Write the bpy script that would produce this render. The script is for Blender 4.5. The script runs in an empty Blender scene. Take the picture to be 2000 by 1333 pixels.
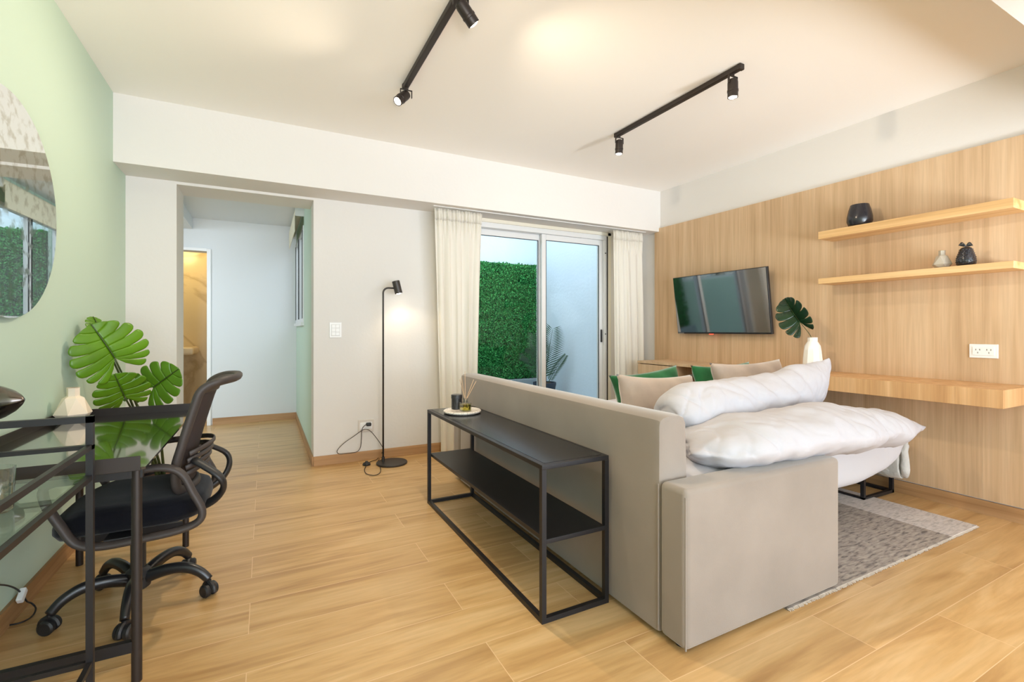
import bpy, bmesh, math, random
import numpy as np
from mathutils import Vector, Matrix, noise
random.seed(7)
sc = bpy.context.scene
COL = sc.collection

# ------------------------------------------------------------------ camera
YAW = math.atan(483 / 925.9)
cd = bpy.data.cameras.new('camera'); cam = bpy.data.objects.new('camera', cd); COL.objects.link(cam)
cd.sensor_width = 36.0; cd.lens = 36.0 * 925.9 / 2000.0
cd.shift_y = -21.5 / 2000.0; cd.clip_start = 0.02; cd.clip_end = 100
cam.location = (0, 0, 1.12); cam.rotation_euler = (math.radians(90), 0, -YAW)
sc.camera = cam

# ------------------------------------------------------------------ world, big lights, exposure
W = bpy.data.worlds.new('sky'); sc.world = W; W.use_nodes = True
bg = W.node_tree.nodes['Background']
bg.inputs[0].default_value = (0.76, 0.89, 1.0, 1); bg.inputs[1].default_value = 2.9
vs = sc.view_settings
vs.view_transform = 'Standard'; vs.look = 'None'; vs.gamma = 1.0; vs.use_curve_mapping = False
vs.exposure = 0.28
sc.cycles.max_bounces = 10; sc.cycles.diffuse_bounces = 6; sc.cycles.glossy_bounces = 5
sc.cycles.transmission_bounces = 8; sc.cycles.transparent_max_bounces = 12
sc.cycles.caustics_reflective = False; sc.cycles.caustics_refractive = False
sc.cycles.sample_clamp_indirect = 6.0

def area(name, loc, rot, sx, sy, power, color):
    l = bpy.data.lights.new(name, 'AREA'); l.shape = 'RECTANGLE'; l.size = sx; l.size_y = sy
    l.energy = power; l.color = color
    o = bpy.data.objects.new(name, l); COL.objects.link(o); o.location = loc; o.rotation_euler = rot
    return o
area('daylight', (1.6, -3.30, .95), (math.radians(138), 0, 0), 4.2, 2.0, 190, (0.82, 0.91, 1.0))

def ceiling_fill(loc, target, power, color):  # added unseen spot behind the camera that brightens the ceiling, not a room fixture
    l = bpy.data.lights.new('ceiling_fill_light', 'SPOT'); l.energy = power; l.color = color; l.spot_size = math.radians(66); l.spot_blend = .9
    l.shadow_soft_size = .25
    o = bpy.data.objects.new('ceiling_fill_light', l); COL.objects.link(o); o.location = loc
    o.rotation_euler = (Vector(target)-Vector(loc)).to_track_quat('-Z', 'Y').to_euler()
ceiling_fill((-.05, -1.1, .95), (.0, 2.2, 2.85), 175, (1, .96, .90))
ceiling_fill((3.0, -1.1, .95), (3.2, 2.4, 2.85), 225, (.92, .97, 1))

# ------------------------------------------------------------------ helpers
ORG = {}
class MB:
    def __init__(s, xf=None): s.v = []; s.f = []; s.xf = xf
    def add(s, vs_, fs):
        n = len(s.v)
        for p in vs_:
            p = Vector(p)
            s.v.append(s.xf @ p if s.xf else p)
        s.f += [tuple(n + i for i in f) for f in fs]
        return s
    def box(s, x0, x1, y0, y1, z0, z1):
        return s.add([(x0,y0,z0),(x1,y0,z0),(x1,y1,z0),(x0,y1,z0),(x0,y0,z1),(x1,y0,z1),(x1,y1,z1),(x0,y1,z1)],
                     [(3,2,1,0),(4,5,6,7),(0,1,5,4),(1,2,6,5),(2,3,7,6),(3,0,4,7)])
    def tube(s, path, r, n=10, caps=True, closed=False, flat=None):
        P = [Vector(p) for p in path]; m = len(P)
        R = r if isinstance(r, (list, tuple)) else [r] * m
        up = None; vs_ = []
        for i in range(m):
            if closed: t = (P[(i+1) % m] - P[i-1])
            else: t = P[min(i+1, m-1)] - P[max(i-1, 0)]
            t.normalize()
            if up is None:
                up = Vector((0,0,1)) if abs(t.z) < .9 else Vector((1,0,0))
            a = t.cross(up)
            if a.length < 1e-5: a = t.orthogonal()
            a.normalize(); b = a.cross(t).normalized(); up = b
            for k in range(n):
                th = 2*math.pi*k/n
                fa, fb = (flat if flat else (1, 1))
                vs_.append(P[i] + a*math.cos(th)*R[i]*fa + b*math.sin(th)*R[i]*fb)
        fs = []
        for i in range(m if closed else m-1):
            j = (i+1) % m
            for k in range(n):
                k2 = (k+1) % n
                fs.append((i*n+k, i*n+k2, j*n+k2, j*n+k))
        if caps and not closed:
            fs.append(tuple(range(n-1, -1, -1))); fs.append(tuple((m-1)*n+k for k in range(n)))
        return s.add(vs_, fs)
    def bar(s, p0, p1, w, h=None):
        # square tube between two axis-aligned points
        h = h or w; p0 = Vector(p0); p1 = Vector(p1)
        lo = Vector([min(a, b) for a, b in zip(p0, p1)]); hi = Vector([max(a, b) for a, b in zip(p0, p1)])
        d = [hi[i]-lo[i] for i in range(3)]; ax = d.index(max(d))
        e = [w/2, w/2, h/2]; 
        for i in range(3):
            if i != ax: lo[i] -= e[i]; hi[i] += e[i]
            else: lo[i] -= w/2; hi[i] += w/2
        return s.box(lo.x, hi.x, lo.y, hi.y, lo.z, hi.z)
    def lathe(s, prof, c, n=32, seg_twist=0):
        vs_ = []; m = len(prof)
        for i, (r, z) in enumerate(prof):
            for k in range(n):
                th = 2*math.pi*k/n + seg_twist*i
                vs_.append((c[0]+r*math.cos(th), c[1]+r*math.sin(th), c[2]+z))
        fs = []
        for i in range(m-1):
            for k in range(n):
                k2 = (k+1) % n; fs.append((i*n+k, i*n+k2, (i+1)*n+k2, (i+1)*n+k))
        if prof[0][0] > 0: fs.append(tuple(range(n-1, -1, -1)))
        if prof[-1][0] > 0: fs.append(tuple((m-1)*n+k for k in range(n)))
        return s.add(vs_, fs)
    def grid(s, fn, nu, nv, closeu=False):
        vs_ = [fn(i/(nu if closeu else nu-1), j/(nv-1)) for i in range(nu) for j in range(nv)]
        fs = []
        for i in range(nu if closeu else nu-1):
            for j in range(nv-1):
                i2 = (i+1) % nu
                fs.append((i*nv+j, i2*nv+j, i2*nv+j+1, i*nv+j+1))
        return s.add(vs_, fs)
    def build(s, name, mat, parent=None, bevel=0, smooth=False, seg=3, subsurf=0, weld=False, solid=0):
        me = bpy.data.meshes.new(name)
        if parent is not None: org = ORG[parent.name]
        else:
            xs = [v.x for v in s.v]; ys = [v.y for v in s.v]; zs = [v.z for v in s.v]
            org = Vector(((min(xs)+max(xs))/2, (min(ys)+max(ys))/2, min(zs)))
        me.from_pydata([tuple(v-org) for v in s.v], [], s.f)
        bm = bmesh.new(); bm.from_mesh(me)
        if weld: bmesh.ops.remove_doubles(bm, verts=bm.verts, dist=1e-5)
        bmesh.ops.recalc_face_normals(bm, faces=bm.faces); bm.to_mesh(me); bm.free()
        if smooth:
            for p in me.polygons: p.use_smooth = True
        me.materials.append(mat)
        o = bpy.data.objects.new(name, me); COL.objects.link(o)
        ORG[o.name] = org
        if parent is not None: o.parent = parent
        else: o.location = org
        if solid:
            m = o.modifiers.new('solid', 'SOLIDIFY'); m.thickness = solid; m.offset = 0
        if bevel:
            m = o.modifiers.new('bevel', 'BEVEL'); m.width = bevel; m.segments = seg; m.limit_method = 'ANGLE'
            m.angle_limit = math.radians(40)
            for p in me.polygons: p.use_smooth = True
            m2 = o.modifiers.new('wn', 'WEIGHTED_NORMAL'); m2.keep_sharp = True
        if subsurf:
            m = o.modifiers.new('sub', 'SUBSURF'); m.levels = subsurf; m.render_levels = subsurf
        if smooth == 'auto':
            try: me.set_sharp_from_angle(angle=math.radians(35))
            except Exception: pass
        return o

def tag(o, label=None, cat=None, group=None, kind=None):
    if label: o['label'] = label
    if cat: o['category'] = cat
    if group: o['group'] = group
    if kind: o['kind'] = kind
    return o
def thing(name, loc, label, cat, group=None):
    o = bpy.data.objects.new(name, None); COL.objects.link(o); o.location = loc
    o.empty_display_size = .05; ORG[o.name] = Vector(loc)
    return tag(o, label, cat, group)
def struct(mb, name, mat, **k):
    return tag(mb.build(name, mat, **k), kind='structure')
def copy_tree(o, parent=None):
    c = o.copy(); COL.objects.link(c)
    if parent is not None: c.parent = parent
    ORG[c.name] = ORG.get(o.name, Vector((0,0,0)))
    for ch in list(o.children): copy_tree(ch, c)
    return c
def cr(pts, n=6, closed=False):
    # Catmull-Rom through points
    P = [Vector(p) for p in pts]; out = []; m = len(P)
    for i in range(m if closed else m-1):
        p0 = P[i-1] if (i > 0 or closed) else P[0]*2-P[1]
        p1 = P[i]; p2 = P[(i+1) % m]
        p3 = P[(i+2) % m] if (closed or i+2 < m) else P[-1]*2-P[-2]
        for k in range(n):
            t = k/n
            out.append(.5*((2*p1)+(-p0+p2)*t+(2*p0-5*p1+4*p2-p3)*t*t+(-p0+3*p1-3*p2+p3)*t**3))
    if not closed: out.append(P[-1])
    return out

# ------------------------------------------------------------------ materials
def srgb(r, g, b):
    def f(c):
        c /= 255.0
        return c/12.92 if c <= .04045 else ((c+.055)/1.055)**2.4
    return (f(r), f(g), f(b), 1)
def newmat(name):
    m = bpy.data.materials.new(name); m.use_nodes = True
    return m, m.node_tree, m.node_tree.nodes['Principled BSDF']
def plain(name, col, rough=.5, metal=0, spec=.5, bump=0, bscale=60, vary=0, vscale=3, coat=0, sheen=0, emis=None, estr=0):
    m, nt, b = newmat(name)
    b.inputs['Base Color'].default_value = col; b.inputs['Roughness'].default_value = rough
    b.inputs['Metallic'].default_value = metal; b.inputs['Specular IOR Level'].default_value = spec
    if coat: b.inputs['Coat Weight'].default_value = coat; b.inputs['Coat Roughness'].default_value = .05
    if sheen: b.inputs['Sheen Weight'].default_value = sheen; b.inputs['Sheen Roughness'].default_value = .4
    if emis: b.inputs['Emission Color'].default_value = emis; b.inputs['Emission Strength'].default_value = estr
    g = nt.nodes.new('ShaderNodeNewGeometry')
    if bump:
        n = nt.nodes.new('ShaderNodeTexNoise'); n.inputs['Scale'].default_value = bscale; n.inputs['Detail'].default_value = 4
        nt.links.new(g.outputs['Position'], n.inputs['Vector'])
        bp = nt.nodes.new('ShaderNodeBump'); bp.inputs['Strength'].default_value = bump; bp.inputs['Distance'].default_value = .01
        nt.links.new(n.outputs['Fac'], bp.inputs['Height']); nt.links.new(bp.outputs['Normal'], b.inputs['Normal'])
    if vary:
        n = nt.nodes.new('ShaderNodeTexNoise'); n.inputs['Scale'].default_value = vscale; n.inputs['Detail'].default_value = 5
        nt.links.new(g.outputs['Position'], n.inputs['Vector'])
        r = nt.nodes.new('ShaderNodeValToRGB'); r.color_ramp.elements[0].position = .3; r.color_ramp.elements[1].position = .7
        r.color_ramp.elements[0].color = tuple(c*(1-vary) for c in col[:3])+(1,)
        r.color_ramp.elements[1].color = tuple(min(1, c*(1+vary)) for c in col[:3])+(1,)
        nt.links.new(n.outputs['Fac'], r.inputs['Fac']); nt.links.new(r.outputs['Color'], b.inputs['Base Color'])
    return m
def mixc(nt, a, b, fac, mode='MIX'):
    n = nt.nodes.new('ShaderNodeMix'); n.data_type = 'RGBA'; n.blend_type = mode
    for i, x in ((6, a), (7, b), (0, fac)):
        if hasattr(x, 'links'): nt.links.new(x, n.inputs[i])
        else: n.inputs[i].default_value = x
    return n.outputs[2]
def mapping(nt, vec, scale, rot=(0,0,0), loc=(0,0,0)):
    n = nt.nodes.new('ShaderNodeMapping'); n.inputs['Scale'].default_value = scale
    n.inputs['Rotation'].default_value = rot; n.inputs['Location'].default_value = loc
    nt.links.new(vec, n.inputs['Vector']); return n.outputs['Vector']
def tex(nt, kind, vec, **k):
    n = nt.nodes.new('ShaderNodeTex'+kind); nt.links.new(vec, n.inputs['Vector'])
    for a, v in k.items(): n.inputs[a.replace('_', ' ')].default_value = v
    return n
def ramp(nt, fac, stops):
    r = nt.nodes.new('ShaderNodeValToRGB'); els = r.color_ramp.elements
    els[0].position, els[0].color = stops[0]; els[1].position, els[1].color = stops[-1]
    for p, c in stops[1:-1]:
        e = els.new(p); e.color = c
    nt.links.new(fac, r.inputs['Fac']); return r.outputs['Color']
def gpos(nt): return nt.nodes.new('ShaderNodeNewGeometry').outputs['Position']

def wood(name, c_dark, c_mid, c_light, axis='z', rough=.45, seams=0):
    m, nt, b = newmat(name); p = gpos(nt)
    s = {'z': (16, 16, .5), 'y': (16, .5, 16), 'x': (.5, 16, 16)}[axis]
    s2 = tuple(q*6 for q in s)
    n1 = tex(nt, 'Noise', mapping(nt, p, s), Scale=1.0, Detail=4.0, Distortion=.6)
    n2 = tex(nt, 'Noise', mapping(nt, p, s2), Scale=1.0, Detail=3.0)
    c1 = ramp(nt, n1.outputs['Fac'], [(.3, c_dark), (.5, c_mid), (.72, c_light)])
    c2 = ramp(nt, n2.outputs['Fac'], [(.35, (.80,.78,.76,1)), (.65, (1,1,1,1))])
    c = mixc(nt, c1, c2, .55, 'MULTIPLY')
    if seams:
        w = nt.nodes.new('ShaderNodeTexBrick'); w.offset = 0
        nt.links.new(mapping(nt, p, (1,1,1), rot=(math.radians(90), 0, math.radians(90))), w.inputs['Vector'])
    nt.links.new(c, b.inputs['Base Color'])
    b.inputs['Roughness'].default_value = rough; b.inputs['Specular IOR Level'].default_value = .35
    return m
OAK = [srgb(196,164,128), srgb(210,178,142), srgb(219,190,156)]
M = {}
M['oak'] = wood('oak_panel', *OAK)
M['oak_y'] = wood('oak_shelf', srgb(198,152,98), srgb(222,180,124), srgb(232,196,146), axis='y')
M['oak_desk'] = wood('oak_desk', srgb(190,146,100), srgb(208,165,117), srgb(222,182,136))
M['white_wall'] = plain('white_plaster', srgb(226,223,220), .9, spec=.2, bump=.08, bscale=40)
M['ceil'] = plain('ceiling_paint', srgb(250,247,243), .95, spec=.1)
M['green_wall'] = plain('sage_green_paint', srgb(196,218,202), .6, spec=.35)
M['hall_white'] = plain('hall_plaster', srgb(222,225,227), .9, spec=.2)
M['patio_wall'] = plain('patio_stucco', srgb(214,224,235), .9, spec=.2, bump=.25, bscale=25, vary=.02)
M['black_metal'] = plain('black_powder_coated_steel', srgb(36,34,36), .42, metal=.3, spec=.5)
M['gloss_black'] = plain('glossy_black_lacquer', srgb(22,20,19), .12, spec=.9, coat=1.0)
M['grey_metal'] = plain('dark_grey_metal', srgb(70,66,64), .45, metal=.5)
M['brown_metal'] = plain('bronze_brown_metal', srgb(52,45,42), .45, metal=.4)
M['gunmetal'] = plain('polished_gunmetal', srgb(120,112,108), .2, metal=1)
M['alu'] = plain('white_aluminium', srgb(226,228,230), .4, metal=.1)
M['cream'] = plain('cream_painted_trim', srgb(232,226,210), .6)
M['plastic_black'] = plain('black_plastic', srgb(34,34,36), .45, bump=.05, bscale=300)
M['plastic_grey'] = plain('dark_grey_plastic', srgb(66,60,58), .5, spec=.4)
M['black_fabric'] = plain('black_seat_fabric', srgb(20,21,27), .95, spec=.1, bump=.25, bscale=400, sheen=.2)
M['white_plastic'] = plain('white_plastic', srgb(240,240,240), .35)
M['sofa'] = plain('beige_grey_velvet', srgb(146,135,126), .85, spec=.15, vary=.09, vscale=3, sheen=.5, bump=.05, bscale=300)
M['linen'] = plain('white_cotton', srgb(186,184,189), .9, spec=.1, bump=.5, bscale=9)
M['sheet'] = plain('white_sheet', srgb(200,197,200), .9, spec=.1, bump=.25, bscale=5)
M['cush_grey'] = plain('taupe_velvet', srgb(178,162,150), .8, spec=.15, sheen=.6, vary=.12, vscale=7, bump=.2, bscale=9)
M['cush_green'] = plain('green_velvet', srgb(42,104,64), .75, spec=.15, sheen=.5, vary=.25, vscale=8, bump=.2, bscale=9)
M['white_ceramic'] = plain('white_ceramic', srgb(240,234,228), .35)
M['cream_ceramic'] = plain('cream_matte_ceramic', srgb(244,228,206), .6)
M['black_ceramic'] = plain('black_ceramic', srgb(34,34,40), .22, spec=.6)
M['grey_ceramic'] = plain('grey_ceramic', srgb(190,182,168), .5)
M['black_glaze'] = plain('black_textured_glaze', srgb(46,46,50), .3, bump=.4, bscale=90)
M['leaf'] = plain('bright_green_leaf', srgb(88,134,18), .34, vary=.18, vscale=9)
M['leaf_dark'] = plain('dark_green_leaf', srgb(20,50,26), .25, vary=.3, vscale=20)
M['palm'] = plain('grey_green_palm', srgb(50,84,58), .5, vary=.2, vscale=20)
M['stem'] = plain('dark_green_stem', srgb(62,74,36), .5)
M['soil'] = plain('reddish_soil', srgb(104,66,48), 1, bump=1, bscale=60)
M['rug_fringe'] = plain('ivory_wool', srgb(196,182,168), 1, spec=.05)
M['screen'] = plain('tv_glass', srgb(14,15,18), .05, spec=1.0, coat=1)
M['screen'].node_tree.nodes['Principled BSDF'].inputs['IOR'].default_value = 2.3
M['red'] = plain('red_led', srgb(200,40,30), .4, emis=(1,.08,.04,1), estr=2)
M['steel'] = plain('brushed_steel', srgb(150,150,150), .35, metal=1)
M['base_oak'] = wood('oak_baseboard', srgb(160,120,80), srgb(186,145,102), srgb(198,158,116), axis='y', rough=.5)
M['base_oak_x'] = wood('oak_baseboard_long', srgb(160,120,80), srgb(186,145,102), srgb(198,158,116), axis='x', rough=.5)
M['hedge_core'] = plain('hedge_shadow_green', srgb(12,40,20), 1)
M['patio_floor'] = plain('patio_tiles', srgb(150,160,165), .8)
M['blind'] = plain('cream_roller_blind', srgb(226,220,196), .8)

def m_glass(name, tint=(1,1,1,1), f0=.009):
    # thin pane: see-through plus mirror reflection that grows towards grazing angles (Schlick)
    m, nt, b = newmat(name); nt.nodes.remove(b)
    out = nt.nodes['Material Output']; t = nt.nodes.new('ShaderNodeBsdfTransparent'); t.inputs[0].default_value = tint
    g = nt.nodes.new('ShaderNodeBsdfGlossy'); g.inputs['Roughness'].default_value = .01
    ge = nt.nodes.new('ShaderNodeNewGeometry'); d = nt.nodes.new('ShaderNodeVectorMath'); d.operation = 'DOT_PRODUCT'
    nt.links.new(ge.outputs['Normal'], d.inputs[0]); nt.links.new(ge.outputs['Incoming'], d.inputs[1])
    def mt(op, a, b_=None):
        n = nt.nodes.new('ShaderNodeMath'); n.operation = op
        for i, x in enumerate((a, b_)):
            if x is None: continue
            if hasattr(x, 'links'): nt.links.new(x, n.inputs[i])
            else: n.inputs[i].default_value = x
        return n.outputs[0]
    c = mt('ABSOLUTE', d.outputs['Value']); k = mt('POWER', mt('SUBTRACT', 1.0, c), 5.0)
    f = mt('ADD', mt('MULTIPLY', k, 1-f0), f0)
    mx = nt.nodes.new('ShaderNodeMixShader')
    nt.links.new(f, mx.inputs[0]); nt.links.new(t.outputs[0], mx.inputs[1]); nt.links.new(g.outputs[0], mx.inputs[2])
    nt.links.new(mx.outputs[0], out.inputs['Surface']); return m
M['glass'] = m_glass('clear_glass', (.97,.985,.98,1))
M['shelf_glass'] = m_glass('greenish_shelf_glass', (.90,.96,.92,1))
M['tumbler'] = m_glass('tumbler_glass', (.86,.88,.88,1), .09)
def m_real_glass(name, col, ior=1.45, rough=.0):
    m, nt, b = newmat(name); b.inputs['Base Color'].default_value = col; b.inputs['Transmission Weight'].default_value = 1
    b.inputs['Roughness'].default_value = rough; b.inputs['IOR'].default_value = ior; return m
M['oil'] = m_real_glass('yellow_oil', (.80,.70,.12,1), 1.3)
def m_emit(name, col, s):
    m, nt, b = newmat(name); b.inputs['Emission Color'].default_value = col; b.inputs['Emission Strength'].default_value = s
    b.inputs['Base Color'].default_value = (1,1,1,1); return m
M['bulb'] = m_emit('lit_warm_bulb', (1,.88,.68,1), 40)

def m_floor():
    m, nt, b = newmat('oak_look_floor_planks'); p = gpos(nt)
    br = nt.nodes.new('ShaderNodeTexBrick'); br.offset = .37; br.offset_frequency = 2; br.squash = 1
    nt.links.new(mapping(nt, p, (1,1,1), loc=(.053, .223*10-.881, 0)), br.inputs['Vector'])
    br.inputs['Scale'].default_value = 1; br.inputs['Brick Width'].default_value = 1.2; br.inputs['Row Height'].default_value = .223
    br.inputs['Mortar Size'].default_value = .0016; br.inputs['Mortar Smooth'].default_value = .3; br.inputs['Bias'].default_value = 0
    br.inputs['Color1'].default_value = (0,0,0,1); br.inputs['Color2'].default_value = (1,1,1,1); br.inputs['Mortar'].default_value = (.5,.5,.5,1)
    vm = nt.nodes.new('ShaderNodeVectorMath'); vm.operation = 'MULTIPLY_ADD'
    nt.links.new(br.outputs['Color'], vm.inputs[0]); vm.inputs[1].default_value = (7.3, 3.1, 2.2); nt.links.new(p, vm.inputs[2])
    n1 = tex(nt, 'Noise', mapping(nt, vm.outputs[0], (1.0, 8, 1)), Scale=1.0, Detail=5.0, Distortion=1.6)
    n2 = tex(nt, 'Noise', mapping(nt, vm.outputs[0], (5, 70, 1)), Scale=1.0, Detail=3.0, Distortion=.5)
    c1 = ramp(nt, n1.outputs['Fac'], [(.28, srgb(182,140,90)), (.5, srgb(208,168,114)), (.7, srgb(220,184,134))])
    c2 = ramp(nt, n2.outputs['Fac'], [(.3, (.82,.80,.76,1)), (.62, (1,1,1,1))])
    c = mixc(nt, c1, c2, .6, 'MULTIPLY')
    tint = ramp(nt, br.outputs['Color'], [(0, (.90,.89,.88,1)), (1, (1.0,1.0,1.0,1))])
    c = mixc(nt, c, tint, .7, 'MULTIPLY')
    c = mixc(nt, c, srgb(224,190,146), br.outputs['Fac'])
    nt.links.new(c, b.inputs['Base Color'])
    r = nt.nodes.new('ShaderNodeMapRange'); r.inputs['To Min'].default_value = .26; r.inputs['To Max'].default_value = .40
    nt.links.new(n1.outputs['Fac'], r.inputs['Value']); nt.links.new(r.outputs[0], b.inputs['Roughness'])
    b.inputs['Specular IOR Level'].default_value = .45
    return m
M['floor'] = m_floor()
def m_marble(name, base, vein, sc_=2.2, rough=.2):
    m, nt, b = newmat(name); p = gpos(nt)
    n = tex(nt, 'Noise', mapping(nt, p, (sc_, sc_, sc_*.8)), Scale=1.0, Detail=8.0, Distortion=2.2)
    c = ramp(nt, n.outputs['Fac'], [(.44, base), (.495, vein), (.54, base)])
    nt.links.new(c, b.inputs['Base Color']); b.inputs['Roughness'].default_value = rough; return m
M['marble_bath'] = m_marble('veined_marble_tiles', srgb(232,216,176), srgb(206,186,142), .9)
M['marble_tray'] = m_marble('white_marble', srgb(240,232,222), srgb(196,186,178), 14)
def m_rug(border):
    m, nt, b = newmat('distressed_rug' + ('_border' if border else '')); p = gpos(nt)
    n = tex(nt, 'Noise', mapping(nt, p, (16, 75, 1)), Scale=1.0, Detail=9.0, Distortion=.6)
    n2 = tex(nt, 'Noise', mapping(nt, p, (60, 60, 1)), Scale=1.0, Detail=2.0)
    if border: st = [(.34, srgb(186,178,172)), (.48, srgb(212,202,196)), (.7, srgb(222,213,206))]
    else: st = [(.34, srgb(124,116,112)), (.48, srgb(168,157,148)), (.7, srgb(190,178,166))]
    c = ramp(nt, n.outputs['Fac'], st)
    c = mixc(nt, c, ramp(nt, n2.outputs['Fac'], [(.3, (.8,.8,.8,1)), (.7, (1,1,1,1))]), .6, 'MULTIPLY')
    nt.links.new(c, b.inputs['Base Color']); b.inputs['Roughness'].default_value = 1; b.inputs['Specular IOR Level'].default_value = .05
    bp = nt.nodes.new('ShaderNodeBump'); bp.inputs['Strength'].default_value = .5; bp.inputs['Distance'].default_value = .005
    nt.links.new(n2.outputs['Fac'], bp.inputs['Height']); nt.links.new(bp.outputs['Normal'], b.inputs['Normal'])
    return m
M['rug'] = m_rug(False); M['rug_border'] = m_rug(True)
def m_mirror():
    m, nt, b = newmat('antique_mirror'); p = gpos(nt)
    n = tex(nt, 'Noise', p, Scale=24.0, Detail=10.0, Distortion=.2)
    c = ramp(nt, n.outputs['Fac'], [(.36, (.70,.66,.58,1)), (.50, (.96,.96,.94,1))])
    r = nt.nodes.new('ShaderNodeMapRange'); r.inputs['From Min'].default_value = .33; r.inputs['From Max'].default_value = .48
    r.inputs['To Min'].default_value = .08; r.inputs['To Max'].default_value = .01
    nt.links.new(n.outputs['Fac'], r.inputs['Value']); nt.links.new(r.outputs[0], b.inputs['Roughness'])
    nt.links.new(c, b.inputs['Base Color']); b.inputs['Metallic'].default_value = 1; return m
M['mirror'] = m_mirror()
def m_curtain():
    m, nt, b = newmat('ivory_linen_curtain'); out = nt.nodes['Material Output']
    b.inputs['Base Color'].default_value = srgb(250,247,241); b.inputs['Roughness'].default_value = .95
    b.inputs['Specular IOR Level'].default_value = .1
    t = nt.nodes.new('ShaderNodeBsdfTranslucent'); t.inputs[0].default_value = srgb(250,248,242)
    mx = nt.nodes.new('ShaderNodeMixShader'); mx.inputs[0].default_value = .45
    nt.links.new(b.outputs[0], mx.inputs[1]); nt.links.new(t.outputs[0], mx.inputs[2]); nt.links.new(mx.outputs[0], out.inputs['Surface'])
    return m
M['curtain'] = m_curtain()
def m_hedge():
    m, nt, b = newmat('hedge_leaves'); p = gpos(nt)
    n = tex(nt, 'Noise', p, Scale=60.0, Detail=2.0)
    c = ramp(nt, n.outputs['Fac'], [(.36, srgb(6,48,22)), (.5, srgb(20,108,46)), (.66, srgb(92,186,100))])
    nt.links.new(c, b.inputs['Base Color']); b.inputs['Roughness'].default_value = .6; b.inputs['Specular IOR Level'].default_value = .2; return m
M['hedge'] = m_hedge()
def m_mesh_back():
    m, nt, b = newmat('perforated_mesh_fabric'); out = nt.nodes['Material Output']
    b.inputs['Base Color'].default_value = srgb(60,50,48); b.inputs['Roughness'].default_value = .9
    t = nt.nodes.new('ShaderNodeBsdfTransparent'); mx = nt.nodes.new('ShaderNodeMixShader')
    mx.inputs[0].default_value = .15
    nt.links.new(b.outputs[0], mx.inputs[1]); nt.links.new(t.outputs[0], mx.inputs[2]); nt.links.new(mx.outputs[0], out.inputs['Surface'])
    return m
M['mesh_back'] = m_mesh_back()

# ------------------------------------------------------------------ projection helper (pixel of the photo -> point on a plane)
_s, _c, _f, _h = math.sin(YAW), math.cos(YAW), 925.9, 1.12
def ray(u, v): a = (u-1000)/_f; return Vector((_s+a*_c, _c-a*_s, -(v-645)/_f))
def onY(u, v, y): r = ray(u, v); t = y/r.y; return Vector((r.x*t, y, _h+r.z*t))
def onX(u, v, x): r = ray(u, v); t = x/r.x; return Vector((x, r.y*t, _h+r.z*t))
def onZ(u, v, z): r = ray(u, v); t = (z-_h)/r.z; return Vector((r.x*t, r.y*t, z))

# ------------------------------------------------------------------ setting
GX, WX, BY, CZ = -.865, 3.88, 4.20, 2.65
struct(MB().box(-3.0, 4.3, -3.3, 8.2, -.1, 0), 'floor', M['floor'])
struct(MB().box(-1.1, 4.1, -3.2, 4.2, CZ, CZ+.12), 'ceiling', M['ceil'])
struct(MB().box(GX-.15, GX, -3.2, 4.53, 0, CZ+.1), 'wall_left', M['green_wall'])
struct(MB().box(WX, WX+.2, -3.2, 4.40, 0, CZ+.1), 'wall_right', M['white_wall'])
wb = MB()
wb.box(GX, -.57, BY, 4.53, 0, CZ)            # column left of the opening
wb.box(-.57, .355, BY, 4.53, 2.185, CZ)      # lintel
wb.box(.355, 1.70, BY, 4.40, 0, CZ)          # wall between hallway and sliding window
wb.box(1.70, 3.42, BY, 4.40, 2.20, CZ)       # over the window
wb.box(3.42, WX, BY, 4.40, 0, CZ)
struct(wb, 'wall_back', M['white_wall'])
struct(MB().box(GX, WX, 3.89, BY, 2.205, CZ), 'trim_1', M['white_wall'])           # boxed beam over the window
struct(MB().box(GX, WX, -.25, .65, 2.20, CZ), 'trim_2', M['white_wall'])           # second beam overhead
# rear wall with the large window that lights the room from behind the camera
wr = MB(); wr.box(GX, -.5, -3.2, -3.0, 0, CZ); wr.box(3.7, WX, -3.2, -3.0, 0, CZ)
wr.box(-.5, 3.7, -3.2, -3.0, 0, .03); wr.box(-.5, 3.7, -3.2, -3.0, 2.4, CZ)
struct(wr, 'wall_rear', M['white_wall'])
# baseboards
struct(MB().box(.355, 1.70, BY-.012, BY, 0, .08), 'baseboard_back', M['base_oak_x'], bevel=.002)
struct(MB().box(GX, GX+.012, -3.0, BY, 0, .08), 'baseboard_left', M['base_oak'])
struct(MB().box(GX+.012, -.57, BY-.012, BY, 0, .08), 'baseboard_column', M['base_oak_x'])
struct(MB().box(3.868, WX, -3.0, BY, 0, .085), 'baseboard_right', M['base_oak'])
# oak panelling on the right wall: boards side by side, with the dark gap above the baseboard
pn = MB(); ys = [-1.2, -.57, .03, .63, 1.23, 1.83, 2.43, 3.03, 3.56, 3.955]
for a, b_ in zip(ys[:-1], ys[1:]): pn.box(3.858, WX-.001, a+.0002, b_-.0002, .095, 2.243)
struct(pn, 'trim_3', M['oak'])
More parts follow.
